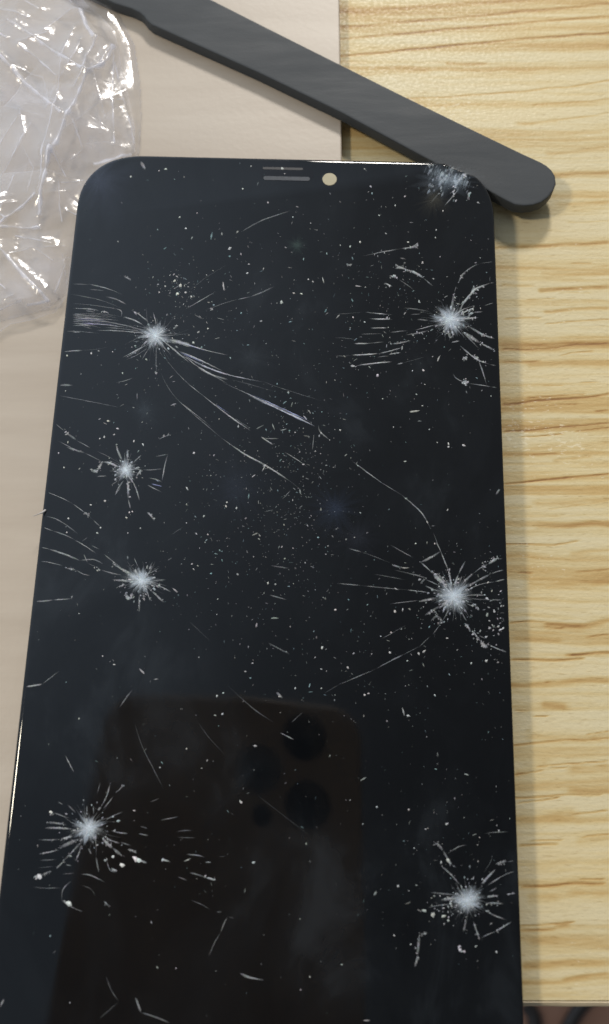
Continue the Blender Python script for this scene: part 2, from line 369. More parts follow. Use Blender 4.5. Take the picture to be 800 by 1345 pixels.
# resample and put in the plane of the tool's upper face
P2 = []
for i in range(len(tp)):
    a = tp[i]; c = tp[(i+1) % len(tp)]; L = math.hypot(c[0]-a[0], c[1]-a[1]); k = max(1, int(L/14))
    for j in range(k): P2.append((a[0]+(c[0]-a[0])*j/k, a[1]+(c[1]-a[1])*j/k))
T2 = [(W(x, y, ZT).x, W(x, y, ZT).y) for x, y in P2]
ar = sum(T2[i-1][0]*T2[i][1]-T2[i][0]*T2[i-1][1] for i in range(len(T2)))
if ar < 0: T2.reverse()
bw = .00022; rings = []
for d, z in [(.00025, ZB+.00002), (0, ZB+.0003), (0, ZT-.00035), (bw*.15, ZT-.00014), (bw*.5, ZT-.00004), (bw*1.2, ZT), (bw*2.2, ZT+.000004)]:
    rings.append([(x, y, z) for x, y in inset(T2, d)])
tool = loft('pry_tool', rings, toolm)
tag(tool, 'dark grey pry tool with round end lying behind the cracked panel', 'pry tool')

# ------------------------------------------------------------------ the cracked panel
panel = empty('phone_screen', (0, 0, ZG0), (ALPHA, 0, 0))
panel.rotation_mode = 'XYZ'
panel.matrix_world = Matrix.Translation((0, 0, ZG0)) @ Matrix.Rotation(ALPHA, 4, 'X') @ Matrix.Rotation(YAW, 4, 'Z')
tag(panel, 'black phone screen shattered by seven star impacts, lying on board and tool', 'phone screen')
pl_ = [G(98,300), G(58.5,640), G(13.5,1040)]; pr_ = [G(650,300), G(671,840), G(687,1312)]; pt_ = [G(190,203.5), G(320,206.6), G(470,209.2), G(570,212)]
XL = sum(p[0] for p in pl_)/3; XR = sum(p[0] for p in pr_)/3; YT = sum(p[1] for p in pt_)/4; YB = YT - .1575
R_ = .0122
def rr_outline(x0, y0, x1, y1, r, n=26, e=2.35):
    o = []
    for cx, cy_, a0 in ((x1-r, y0+r, -90), (x1-r, y1-r, 0), (x0+r, y1-r, 90), (x0+r, y0+r, 180)):
        for k in range(n+1):
            a = math.radians(a0+90*k/n); c_, s_ = math.cos(a), math.sin(a)
            o.append((cx+r*math.copysign(abs(c_)**(2/e), c_), cy_+r*math.copysign(abs(s_)**(2/e), s_)))
    return o
def densify(o, step):
    q = []
    for i in range(len(o)):
        a, c = o[i], o[(i+1) % len(o)]; L = math.hypot(c[0]-a[0], c[1]-a[1])
        if L < 1e-7: continue
        k = max(1, int(L/step))
        for j in range(k): q.append((a[0]+(c[0]-a[0])*j/k, a[1]+(c[1]-a[1])*j/k))
    return q
OUT = densify(rr_outline(XL, YB, XR, YT, R_), .0011)
chip = G(606, 219)
def chipped(o, amt=1.0):
    q = []
    cx, cyy = (XL+XR)/2, (YT+YB)/2
    for i, (x, y) in enumerate(o):
        d = math.hypot(x-chip[0], y-chip[1])
        k = max(0, 1-(d/.0030)**2)*.00085*amt*(.6+.8*random.random()) if d < .0030 else 0
        q.append((x - k*.55, y - k*.83))
    return q
OUTg = []
for i in range(len(OUT)):       # finer points near the chip
    a, c = OUT[i], OUT[(i+1) % len(OUT)]
    kk = 5 if math.hypot(a[0]-chip[0], a[1]-chip[1]) < .006 else 1
    for j in range(kk): OUTg.append((a[0]+(c[0]-a[0])*j/kk, a[1]+(c[1]-a[1])*j/kk))
OUTg = chipped(OUTg)
rings = []
er = .00062
rings.append([(x, y, -.00085) for x, y in inset(OUTg, .00010)])
rings.append([(x, y, -.00070) for x, y in OUTg])
for k in range(0, 9):
    a = math.radians(90*k/8); rings.append([(x, y, -er*.75+er*.75*math.sin(a)) for x, y in inset(OUTg, er*1.35*(1-math.cos(a)))])
cover = loft('cover_glass', rings, glass, panel)
fr_o = inset(OUT, .00012)
rings = [[(x, y, -.0016) for x, y in inset(fr_o, .0003)], [(x, y, -.00145) for x, y in fr_o], [(x, y, -.00088) for x, y in fr_o], [(x, y, -.00086) for x, y in inset(fr_o, .0002)]]
loft('back_frame', rings, framem, panel)
# camera opening, a disc painted as the tan light seen through it, and its dark rim
def disc(name, cx, cy_, r, m, parent, z, h, dome=0, seg=40, jit=0):
    lo_ = [(cx+r*(1+random.uniform(-jit, jit))*math.cos(2*math.pi*k/seg), cy_+r*(1+random.uniform(-jit, jit))*math.sin(2*math.pi*k/seg)) for k in range(seg)]
    return loft(name, [[(x, y, z) for x, y in lo_], [(x, y, z+h*.7) for x, y in lo_], [(x, y, z+h) for x, y in inset(lo_, r*.06)]], m, parent)
hc = G(433, 235.5); hr = (G(442.8, 235)[0]-G(423.2, 235)[0])/2
disc('camera_rim', hc[0], hc[1]+.00012, hr*1.10, slotm, panel, -.0002, .00023, seg=48)
disc('camera_opening', hc[0], hc[1], hr, holem, panel, -.0002, .00026, seg=48, jit=.015)
# earpiece
def bar(name, x0, x1, yc, hh, m, parent, z, h):
    a = G(x0, yc); c = G(x1, yc); cyc = (a[1]+c[1])/2
    o = densify(rr_outline(a[0], cyc-hh, c[0], cyc+hh, hh*.98, 8, 2), .0005)
    return loft(name, [[(x, y, z) for x, y in o], [(x, y, z+h) for x, y in o]], m, parent, False)
ear = bar('earpiece_slot', 342, 412, 228, .00165, slotm, panel, -.0002, .000215)
bar('speaker_mesh', 346, 407, 234.5, .00042, meshm, ear, -.0001, .00014)
bar('speaker_mesh', 345, 398, 221.5, .00026, plain('dim_mesh', (.010,.010,.011), .5), ear, -.0001, .00014)

# ------------------------------------------------------------------ cracks
def on_glass(p, m=.00085):
    x, y = p[0], p[1]
    if math.hypot(x-chip[0], y-chip[1]) < .0016: return False
    dx = max(XL+R_-x, x-(XR-R_), 0); dy = max(y-(YT-R_), 0)
    if y > YT-m or x < XL+m or x > XR-m: return False
    return not (dx > 0 and dy > 0 and (dx/R_)**2.35+(dy/R_)**2.35 > (1-m/R_)**2.35)
class Strokes:
    def __init__(s): s.v = []; s.f = []; s.c = []
    def ribbon(s, pts, w, den, tint=(.80, .84, .88), jit=.32, taper=True, z=.00003, grow=False, broken=.35):
        """pts, w in photo pixels on the glass; a low three-sided ridge"""
        q = []
        for i in range(len(pts)-1):
            a, c = pts[i], pts[i+1]; L = math.hypot(c[0]-a[0], c[1]-a[1]); k = max(1, int(L/2.2))
            p0 = pts[max(i-1, 0)]; p3 = pts[min(i+2, len(pts)-1)]
            for j in range(k):
                t = j/k
                f_ = lambda d: .5*((2*a[d])+(c[d]-p0[d])*t+(2*p0[d]-5*a[d]+4*c[d]-p3[d])*t*t+(-p0[d]+3*a[d]-3*c[d]+p3[d])*t**3)
                q.append((f_(0), f_(1)))
        q.append(pts[-1]); n = len(q); base = len(s.v); lev = 1.0; wl = 1.0
        ph = random.random()*6
        for i, (x, y) in enumerate(q):
            a = q[max(i-1, 0)]; c = q[min(i+1, n-1)]; tx, ty = c[0]-a[0], c[1]-a[1]; L = math.hypot(tx, ty) or 1
            nx_, ny_ = -ty/L, tx/L; t = i/max(1, n-1)
            wl += .5*(random.random()-.5); wl = min(1.35, max(.45, wl)); ww = w*.80*wl
            if taper: ww *= (.25+.75*min(1, 4*t, 4*(1-t))) if not grow else (1-.85*t)
            lev += .5*(random.random()-.5); lev = min(1.2, max(1-broken*1.3, lev))
            dd = den*lev*.84
            if taper: dd *= min(1, .12+2.4*min(t, 1-t)) if not grow else (1-.75*t)
            jx = (random.random()-.5)*jit; jy = (random.random()-.5)*jit
            x += jx; y += jy; hw = max(.22, ww/2)
            s.v += [G(x-nx_*hw, y-ny_*hw, z), G(x, y, z+.00002+.00001*hw), G(x+nx_*hw, y+ny_*hw, z)]
            tn = tuple(min(1, k*random.uniform(.92, 1.06)) for k in tint)
            if not on_glass(s.v[-2]): dd = 0
            s.c += [(*tn, max(0, dd*.45)), (*tn, max(0, min(1, dd))), (*tn, max(0, dd*.45))]
        for i in range(n-1):
            o = base+3*i; s.f += [(o, o+1, o+4, o+3), (o+1, o+2, o+5, o+4)]
    def fleck(s, x, y, r, den, tint=(.85, .87, .9), el=1.0, ang=None, z=.00003):
        if not on_glass(G(x, y)): return
        a0 = random.random()*6.28 if ang is None else ang; k = random.choice((4, 5, 6)); base = len(s.v)
        h = .00002+.00003*r
        tn = tuple(min(1, t_*random.uniform(.9, 1.05)) for t_ in tint)
        s.v.append(G(x+random.uniform(-.3, .3)*r, y+random.uniform(-.3, .3)*r, z+h)); s.c.append((*tn, den))
        for i in range(k):
            a = 6.283*i/k+random.uniform(-.3, .3); rr_ = r*random.uniform(.6, 1.2)
            u, v_ = math.cos(a)*rr_*el, math.sin(a)*rr_
            s.v.append(G(x+u*math.cos(a0)-v_*math.sin(a0), y+u*math.sin(a0)+v_*math.cos(a0), z)); s.c.append((*tn, den*random.uniform(.4, .9)))
        for i in range(k): s.f.append((base, base+1+i, base+1+(i+1) % k))
    def core(s, x, y, r, den=1.0, tint=(.76, .86, .94), sx=1, sy=1):
        rr_ = [0, .18, .34, .52, .75, 1.0]; dn = [1.0, .85, .46, .24, .10, 0.0]; n = 44; base = len(s.v)
        wob = [random.uniform(.6, 1.35) for _ in range(n)]
        for k, (a, d) in enumerate(zip(rr_, dn)):
            if k == 0: s.v.append(G(x, y, .00009)); s.c.append((*tint, den)); continue
            for i in range(n):
                an = 6.283*i/n; R = r*a*(1+(wob[i]-1)*min(1, a*1.6))
                s.v.append(G(x+R*math.cos(an)*sx, y+R*math.sin(an)*sy, .00003+.00006*(1-a)*random.uniform(.6, 1.2)))
                s.c.append((*tint, den*d*random.uniform(.65, 1.25) if a < 1 else 0))
        for i in range(n): s.f.append((base, base+1+i, base+1+(i+1) % n))
        for k in range(4):
            for i in range(n):
                a_ = base+1+k*n; j = (i+1) % n; s.f.append((a_+i, a_+n+i, a_+n+j, a_+j))
    def burst(s, x, y, n, r0, r1, sx=1.0, sy=1.0, den=.55, w=1.6, arcs=None):
        for i in range(n):
            a = 6.283*(i+random.random())/n; L = r0+(r1-r0)*random.random()**2.2; st0 = random.uniform(0, 5)
            if arcs and not any(p <= math.degrees(a) % 360 <= q for p, q in arcs): L *= .5
            ex, ey = x+L*math.cos(a)*sx, y+L*math.sin(a)*sy; b_ = random.uniform(-.12, .12)
            mx_, my_ = (x+ex)/2-(ey-y)*b_, (y+ey)/2+(ex-x)*b_
            s.ribbon([(x+st0*math.cos(a), y+st0*math.sin(a)), (mx_, my_), (ex, ey)], w*random.uniform(.5, 1.5), den*random.uniform(.35, 1.1), grow=True, z=.00003+random.random()*.00003)
        for i in range(int(n*.75)):      # thin flakes standing under the surface, seen as pale petals
            a = random.random()*6.283; L = r0*random.uniform(.6, 1.5); wd = random.uniform(2.5, 6.5); o = len(s.v)
            ca, sa = math.cos(a), math.sin(a); z0 = .00002+random.random()*.00006
            tn = (.66, .76, .88); d0 = random.uniform(.08, .5)**1.15
            for (u, v_, q_) in ((1, 0, .9), (L*.55, wd*.5, .7), (L, wd*random.uniform(-.3, .3), 0.12), (L*.6, -wd*.45, .45)):
                s.v.append(G(x+(u*ca-v_*sa)*sx, y+(u*sa+v_*ca)*sy, z0)); s.c.append((*tn, d0*q_))
            s.f += [(o, o+1, o+2), (o, o+2, o+3)]
        for i in range(int(n*1.3)):
            a = random.random()*6.283; L = abs(random.gauss(0, r0*.9))
            s.fleck(x+L*math.cos(a)*sx, y+L*math.sin(a)*sy, random.uniform(.5, 1.7), random.uniform(.15, .7), (.78, .85, .92), el=random.uniform(1, 2.4), ang=a, z=.00003+random.random()*.00004)
    def build(s, name, parent, label=None, m=None):
        o = mesh_obj(name, s.v, s.f, m or frost, parent, False, s.c)
        if label: o['label'] = label
        return o
def Z(ox, oy, k, *pp):
    return [(ox+pp[i]/k, oy+pp[i+1]/k) for i in range(0, len(pp), 2)]
def rays(s, ox, oy, k, lst):
    for q in lst:
        pts = Z(ox, oy, k, *q[:-2]); s.ribbon(pts, q[-2], q[-1], broken=.45)
        if q[-2] >= 2.2:
            for _ in range(int(q[-2]*2)):
                a = random.randrange(len(pts)-1); t = random.random()
                s.fleck(pts[a][0]+(pts[a+1][0]-pts[a][0])*t+random.gauss(0, q[-2]*.45), pts[a][1]+(pts[a+1][1]-pts[a][1])*t+random.gauss(0, q[-2]*.45), random.uniform(.4, 1.4), q[-1]*random.uniform(.5, 1.1), el=1.5)
BL = (.42, .50, .95); BP = (.62, .62, .92)

# upper left star
s = Strokes(); s.core(204, 441, 15, 1.0); s.core(204, 440, 6.5, 1.0); s.burst(204, 441, 80, 17, 42, 1.1, .9, .6)
rays(s, 80, 360, 4, [(485,200,493,230,502,265,1.2,.6),(370,190,410,212,460,252,1.5,.6),(330,225,380,240,430,265,1.6,.65),(335,222,420,262,1,.5),(230,250,330,268,450,300,1.6,.5),(140,255,250,268,380,285,1.2,.5),
 (145,52,240,75,320,106,1.6,.72),(60,52,150,55,1,.25),(235,118,290,132,345,160,1.7,.6),(150,80,230,88,1,.3),(50,105,200,135,318,178,1.1,.42),(65,155,180,165,320,188,1.2,.45),(65,180,155,184,200,192,2.2,.45),(130,192,180,200,1.6,.4),(215,195,250,203,2.4,.6),(290,182,318,195,318,225,1.2,.45),
 (10,300,100,302,200,312,1.2,.45),(60,305,105,306,1.2,.5),(190,296,300,298,450,312,1.6,.55),(230,280,330,288,440,305,1.3,.5),(10,408,60,404,120,400,1.6,.55),(120,400,180,396,240,386,1,.35),(325,438,380,410,440,378,2,.65),(345,450,400,425,460,385,1.2,.45),
 (-2,580,30,580,62,586,1.4,.5),(502,375,500,450,503,535,1.2,.5),(425,450,460,395,1,.35),(340,440,410,400,1,.4),(290,570,340,560,380,545,1,.3),(380,355,415,352,1,.4),(500,515,500,530,3,.5)])
for i in range(17):
    y0 = 207+i*4.2; x0 = random.uniform(58, 120); x1 = random.uniform(140, 320)
    s.ribbon(Z(80, 360, 4, x0, y0+random.uniform(-3, 3), (x0+x1)/2, y0+random.uniform(-2, 6), x1, y0+random.uniform(4, 18)), random.uniform(.7, 1.3), random.uniform(.35, .75), BP if i > 5 and i < 14 and i % 3 else (.8, .8, .82))
for i in range(7): s.ribbon(Z(80, 360, 4, 62, 210+i*10, 122, 212+i*10), 1.3, .45)
# the fan to the lower right
for pts, wd, dn, tn in [
 (Z(200,420,3.333,60,85,150,108,240,135,330,155),2.2,.6,(.8,.84,.88)),(Z(200,420,3.333,70,88,110,96,180,118),5,.55,(.82,.86,.9)),(Z(200,420,3.333,110,92,200,125,240,138),2,.5,BL),
 (Z(200,420,3.333,110,135,200,172,310,226),1.6,.6,(.8,.84,.9)),(Z(200,420,3.333,120,143,170,163,230,190),3,.7,BL),(Z(200,420,3.333,130,150,220,200,330,240,480,272),2.2,.75,(.75,.8,.95)),
 (Z(200,420,3.333,480,268,560,298,740,355),1,.28,(.7,.74,.8)),(Z(200,420,3.333,350,262,530,312),1,.25,(.7,.74,.8)),
 (Z(200,420,3.333,30,80,80,118,130,160,165,190),3.5,.5,(.82,.85,.9)),(Z(200,420,3.333,100,150,150,168,200,205,330,280),1.6,.5,(.8,.84,.88)),(Z(200,420,3.333,195,205,260,240,330,262),2.8,.5,(.8,.84,.88)),
 (Z(200,420,3.333,310,275,430,330,560,390,690,452),1.6,.6,(.8,.84,.92)),(Z(200,420,3.333,420,330,560,395,710,465),2.2,.85,(.72,.78,1)),(Z(200,420,3.333,430,325,560,384,700,450),1.5,.8,BL),(Z(200,420,3.333,600,408,660,440,712,467),1.8,.9,(.85,.9,1)),
 (Z(200,420,3.333,40,115,60,170,100,222,160,282,230,338,300,395),1.2,.5,(.8,.84,.88)),(Z(200,420,3.333,230,338,300,393,360,438,430,485),1.8,.6,(.8,.82,.88)),(Z(200,420,3.333,280,372,340,412),1.2,.7,BL),(Z(200,420,3.333,360,430,430,476),1,.5,(.8,.84,.88)),
 (Z(200,420,3.333,475,512,530,548),2,.6,(.8,.84,.84)),(Z(200,420,3.333,40,235,60,280,100,338,160,395,200,430,300,515),1.2,.48,(.8,.84,.88)),(Z(200,420,3.333,120,360,200,422,260,470),1.8,.4,(.8,.84,.88)),(Z(200,420,3.333,300,515,400,585,500,640,600,705,652,745),1.9,.62,(.8,.84,.84)),
 (Z(200,420,3.333,580,580,630,610,680,645),1.7,.55,(.8,.84,.84)),(Z(200,420,3.333,728,462,735,490,775,525),1.4,.45,(.8,.84,.84)),(Z(200,420,3.333,480,665,500,630),1.4,.6,(.8,.84,.84)),(Z(200,420,3.333,570,785,605,748),1.8,.5,(.8,.84,.84)),
 (Z(200,420,3.333,480,515,500,520,555,520),1.3,.5,(.8,.84,.84)),(Z(200,420,3.333,560,485,590,478),1.3,.5,(.8,.84,.84)),(Z(200,420,3.333,708,500,702,570),1,.4,(.8,.84,.84)),(Z(200,420,3.333,645,740,650,765),3,.6,(.85,.88,.9))]:
    s.ribbon(pts, wd, dn, tn, broken=.3)
rays(s, 180, 320, 3.333, [(215,285,280,248,345,210,1.4,.5),(230,205,300,150,390,95,1.1,.3),(300,290,400,255,440,245,1,.3),(440,245,500,232,1,.4),(500,232,550,212,600,188,1.6,.6),(250,310,285,330,1.2,.4),(320,285,330,288,2.4,.5),(350,325,385,335,1,.4),(160,200,190,180,1.2,.4)])
rays(s, 90, 190, 2.162, [(490,248,550,215,630,188,1.5,.42),(160,375,178,384,2.4,.35)])
s.build('impact_crack', cover)

# upper right star
s = Strokes(); s.core(591, 420, 18, .7, sx=1.15); s.core(592, 418, 8, 1.0); s.burst(592, 420, 90, 17, 34, 1.2, .95, .6)
rays(s, 540, 340, 6.667, [(415,212,450,140,520,80,592,44,4,.55),(600,40,680,30,740,20,1,.2),(350,460,365,370,382,290,2.6,.5),(382,290,395,240,1.4,.3),(400,510,455,395,520,312,570,262,690,213,4,.62),(560,240,530,310,4,.4),(690,213,745,205,1.5,.25),
 (420,500,480,460,552,432,4.5,.55),(540,470,630,462,2,.3),(640,412,745,378,1.3,.3),(400,520,500,522,590,515,2.2,.6),(500,590,560,625,620,660,700,690,745,702,3,.45),(610,655,650,668,3.2,.6),
 (450,640,530,690,610,740,4.5,.6),(610,740,680,775,735,802,2.6,.6),(470,660,540,730,600,790,1.5,.35),(430,760,490,815,560,870,620,900,690,925,3.4,.6),(540,850,590,885,4.5,.5),(690,925,775,942,1.3,.3),(590,890,625,980,662,1105,2,.5),
 (365,1005,395,1045,440,1070,500,1090,1.8,.5),(450,1075,500,1090,4.5,.7),(500,1090,640,1110,700,1122,1.8,.5),(700,1122,780,1130,1.3,.3),(690,150,690,200,1,.25),(490,850,455,900,3.5,.6),(510,1110,518,1140,1.5,.4),
 (480,1150,490,1180,2,.4),(320,610,345,690,380,650,3,.5),(270,650,320,600,2,.4),(340,700,365,685,2,.4),(200,740,240,700,1,.15)])
rays(s, 440, 340, 6.667, [(525,85,580,80,640,97,4,.62),(530,50,560,70,600,60,3,.3),(640,97,720,132,780,172,3.2,.62),(780,172,830,215,860,240,1.6,.35),(475,150,510,155,545,172,3,.62),(435,212,500,242,2.2,.62),(435,212,450,195,1.2,.3),(560,180,620,220,690,270,1.2,.25),
 (0,485,120,478,250,465,1,.22),(270,468,390,480,505,490,1.9,.7),(300,525,400,528,505,530,1.6,.6),(440,520,470,522,3,.5),(310,606,380,606,460,605,1.3,.5),(405,605,440,605,2,.6),(230,660,330,657,412,655,1.3,.45),(0,690,100,695,190,708,1,.28),(165,743,270,742,430,728,1.4,.45),(170,743,290,741,1.7,.5),
 (490,748,580,735,665,715,2.6,.4),(0,848,90,852,150,843,1,.25),(145,843,250,840,380,830,1.8,.7),(380,830,480,808,585,778,1.4,.5),(370,862,470,850,1,.3),(470,840,520,828,575,822,2.4,.5),(135,937,180,942,2.8,.7),(180,938,300,920,500,900,1.8,.7),(545,925,600,910,2,.45),(600,910,690,885,780,860,1.1,.28),
 (480,645,570,635,640,630,1,.28),(620,668,720,652,780,640,830,618,2.2,.55),(700,625,780,605,900,570,1.3,.4),(100,60,155,45,2.2,.35),(65,72,85,70,2,.3),(600,430,700,440,820,460,1.4,.25),(720,530,820,540,2,.2),(660,490,760,480,1.6,.2),
 (100,850,115,835,2,.6),(230,920,240,905,2,.7)])
rays(s, 400, 220, 3.333, [(255,388,330,372,420,355,1.1,.35),(330,372,400,362,1.2,.3),(420,355,465,350,500,330,2.2,.45),(475,352,500,340,3,.35)])
s.build('impact_crack', cover)

# mid left star
s = Strokes(); s.core(165, 617, 12.5, 1.0); s.core(165, 617, 6, 1.0); s.burst(165, 617, 44, 12, 28, 1.0, 1.0, .6)
rays(s, 60, 540, 4.444, [(40,58,110,118,1.1,.42),(110,120,150,148,180,170,2.6,.55),(180,170,260,215,1.4,.42),(300,235,360,262,425,300,1.7,.4),(75,175,200,240,1,.25),(120,210,230,245,2.4,.28),(230,245,330,295,1.1,.4),(430,330,380,305,330,295,3.6,.6),(330,295,305,345,3.6,.5),(310,350,270,350,4,.6),
 (300,382,355,378,1.9,.55),(290,370,300,382,1.2,.4),(410,190,425,240,445,285,3,.5),(478,222,478,285,2.8,.45),(560,255,512,300,1.9,.6),(405,492,430,440,455,405,2,.6),(480,400,482,460,482,512,3,.62),(482,512,495,570,1.5,.45),(505,400,530,460,548,522,1.8,.5),
 (715,245,695,320,680,405,1.7,.6),(640,265,680,258,715,252,1.5,.5),(560,342,620,343,690,335,1.2,.35),(600,390,650,400,680,415,1.2,.4),(595,432,640,455,680,475,1.8,.6),(660,165,695,148,735,135,2.2,.5),(710,150,720,125,1.5,.5),(595,590,610,605,625,622,2.6,.5),(560,345,500,330,2,.4),
 (530,380,560,340,4,.5),(370,350,420,350,1,.3),(380,435,430,400,1.2,.35)])
s.ribbon(Z(60,540,4.444,615,425,650,432,680,440), 1.8, .8, BL); s.ribbon(Z(60,540,4.444,640,402,665,412), 2, .8, (.6,.7,1))
s.build('impact_crack', cover)

# lower left star
s = Strokes(); s.core(185.5, 763, 15, 1.0, sx=1.15); s.core(187, 762, 6.5, 1.0); s.core(175, 758, 14, .55); s.burst(186, 763, 60, 15, 32, 1.1, .95, .6)
rays(s, 40, 640, 4, [(80,22,160,55,220,85,1.5,.55),(220,85,300,145,330,172,1.2,.48),(280,130,310,150,2.6,.4),(330,172,370,210,1.2,.4),(70,150,130,165,190,200,250,245,1.4,.42),(65,210,120,230,1.6,.6),(120,230,180,250,230,275,1.7,.52),(230,275,290,310,345,348,1.4,.5),
 (50,315,100,325,1,.4),(90,322,180,352,260,385,2,.5),(260,385,330,380,380,402,1.6,.4),(280,350,300,395,1.5,.35),(40,388,100,395,170,412,1.6,.5),(190,425,240,435,2.8,.5),(240,435,275,455,315,465,1.2,.4),(350,430,372,436,2.2,.6),(375,436,430,452,480,462,2,.5),(300,400,350,420,1,.3),
 (385,350,440,395,480,425,1.4,.45),(430,400,480,430,540,465,5,.5),(25,600,70,598,120,592,1.8,.62),(120,592,215,586,1.4,.55),(215,588,222,565,2,.4),(272,285,300,262,1.4,.35),(320,305,360,325,1.2,.3),(545,370,565,418,2,.55),(620,430,645,390,1.8,.4),(600,460,640,445,682,420,1.8,.5),(640,492,712,485,1.8,.5),
 (640,510,690,525,738,550,2.6,.5),(640,545,675,580,702,605,2.4,.5),(610,540,630,598,2.4,.5),(590,560,602,600,2.2,.45),(572,560,572,655,2.2,.45),(500,560,515,585,535,575,4.5,.5),(430,485,500,492,550,492,3.6,.45),(460,525,500,508,3.5,.5),(545,560,520,585,3,.4),(720,385,745,370,1,.3)])
rays(s, 40, 640, 4, [(612,130,635,150,652,178,2.2,.5),(740,250,800,210,1.2,.2),(445,40,475,0,1.6,.5)])
s.build('impact_crack', cover)

# right star
s = Strokes(); s.core(595.6, 783, 21, .62, sx=1.05); s.core(595.6, 782, 8, 1.0); s.core(602, 790, 15, .4); s.burst(595.6, 783, 95, 19, 36, 1.05, 1.0, .62)
rays(s, 530, 700, 5.333, [(225,60,245,95,262,130,1.6,.5),(262,130,285,190,315,260,1.7,.48),(315,260,328,320,340,385,3,.55),(260,130,190,172,120,207,2.8,.42),(120,207,165,245,210,290,1.8,.6),(210,290,250,325,300,370,5,.6),(235,280,300,350,3,.5),(5,140,60,165,1,.25),
 (435,195,410,240,385,290,2,.42),(385,290,370,330,362,375,3.4,.55),(410,300,390,350,1.5,.4),(655,180,620,200,595,218,6,.6),(560,230,545,245,4,.45),(595,218,540,245,490,285,1.6,.5),(490,285,440,325,400,375,2.4,.5),(720,178,655,182,1.8,.42),(610,288,520,335,430,388,2.6,.6),
 (712,258,660,270,610,288,1.3,.42),(722,322,680,332,640,342,1.6,.5),(640,342,560,355,500,375,440,405,1.4,.4),(440,438,510,435,575,436,1.8,.45),(440,460,560,466,690,470,1.2,.3),(630,468,690,470,2,.3),(440,495,480,510,515,512,2.2,.5),(515,512,530,545,2.4,.5),
 (400,540,420,580,445,620,1.6,.5),(430,630,470,685,2.2,.6),(480,680,510,720,540,760,4.6,.65),(540,760,565,790,592,800,6,.6),(530,720,575,740,1,.3),(595,780,660,812,740,840,1.8,.5),(108,482,170,468,240,455,3.5,.5),(150,370,200,392,260,412,2,.5),(150,325,200,345,250,370,2,.4),(-60,260,100,300,150,325,1.3,.3),
 (150,578,200,545,260,512,4,.55),(260,512,330,470,4.5,.5),(325,520,290,590,250,650,2.2,.55),(250,650,205,712,1.5,.42),(190,620,230,585,265,610,240,650,2.8,.4),(215,540,240,575,2.5,.4),(120,350,150,325,3,.3)])
rays(s, 400, 560, 2.667, [(300,415,380,460,1.1,.35),(155,428,200,440,1.4,.35),(200,440,250,458,300,478,1,.25),(305,485,342,496,2.4,.42),(370,515,430,532,2,.3),(245,518,355,538,1,.25),(115,550,200,558,1.6,.45),(200,558,300,568,360,573,1.4,.5),(360,573,432,582,1.8,.6),(300,622,400,610,1.1,.28),
 (440,735,400,775,1,.25),(400,772,340,803,1.2,.4),(345,800,290,828,250,850,2,.55),(250,850,180,880,120,905,1.6,.45),(120,905,70,935,1,.28),(270,745,355,697,1.1,.35),(165,120,260,190,340,240,1.3,.52),(340,240,400,292,425,325,442,360,1.4,.6),(442,350,458,348,1.4,.5),(450,370,470,420,490,470,1,.4)])
for _ in range(34):
    s.fleck(random.gauss(648, 10), random.gauss(810, 18), random.uniform(.4, 1.7), random.uniform(.3, .8), el=random.uniform(1, 2.4))
s.build('impact_crack', cover)

# bottom left star
s = Strokes(); s.core(117, 1087, 17, .75, sx=1.2, sy=.9); s.core(118, 1087, 8.5, .9, sx=1.3); s.burst(117, 1088, 80, 17, 44, 1.1, 1.0, .42, 2.2)
rays(s, 40, 1010, 5, [(125,280,150,288,3,.6),(150,288,260,325,2,.42),(180,215,215,235,1.6,.3),(245,235,300,290,1.6,.3),(105,350,160,355,230,365,2.6,.45),(95,388,180,388,280,395,2.6,.5),(50,465,130,466,200,462,2.2,.42),(200,460,280,440,3.4,.55),(60,558,130,545,190,530,3,.5),(190,520,250,490,330,458,4.2,.45),
 (20,712,75,700,5,.8),(75,695,140,670,2.6,.4),(170,655,220,605,2.4,.4),(215,605,270,550,330,480,3.4,.42),(295,608,320,550,335,500,3.4,.45),(230,630,270,635,1.6,.35),(370,240,372,300,1.8,.35),(415,240,415,300,1.8,.35),(458,85,440,165,1.8,.35),(525,95,500,180,455,265,2.2,.42),(545,180,510,225,480,262,1.6,.35),
 (620,100,590,130,560,158,2.2,.32),(610,282,550,305,490,340,2,.3),(530,405,580,418,640,425,2,.42),(480,440,530,470,590,490,4,.5),(470,450,505,490,540,520,4.4,.5),(540,520,600,568,3,.3),(645,525,700,552,2.6,.45),(590,480,660,505,2,.3),(500,600,520,660,560,680,2,.4),(430,575,450,680,1.6,.3),(380,520,400,560,2,.35),
 (20,775,80,782,200,782,1.5,.35),(268,735,215,790,205,860,2,.5),(205,860,250,895,300,920,2.4,.5),(300,920,345,938,1.6,.4),(330,690,400,700,490,745,2,.4),(340,765,400,790,425,835,1.6,.32),(480,868,515,900,2.4,.38),(215,690,290,685,1.6,.4),(60,600,170,595,1.6,.22),(50,650,150,640,1.4,.2),(530,650,570,675,3,.5),(480,600,510,598,2.4,.5)])
for x, y, r_ in ((690,590,4),(712,598,3.2),(600,630,3),(250,882,4.2),(60,705,3.6),(540,575,2),(135,282,2.2)): s.fleck(40+x/5, 1010+y/5, r_, 1.0, (.95, .97, 1), el=1.3, ang=.4)
s.ribbon(Z(40,1010,5,700,595,765,618), 3, .5)
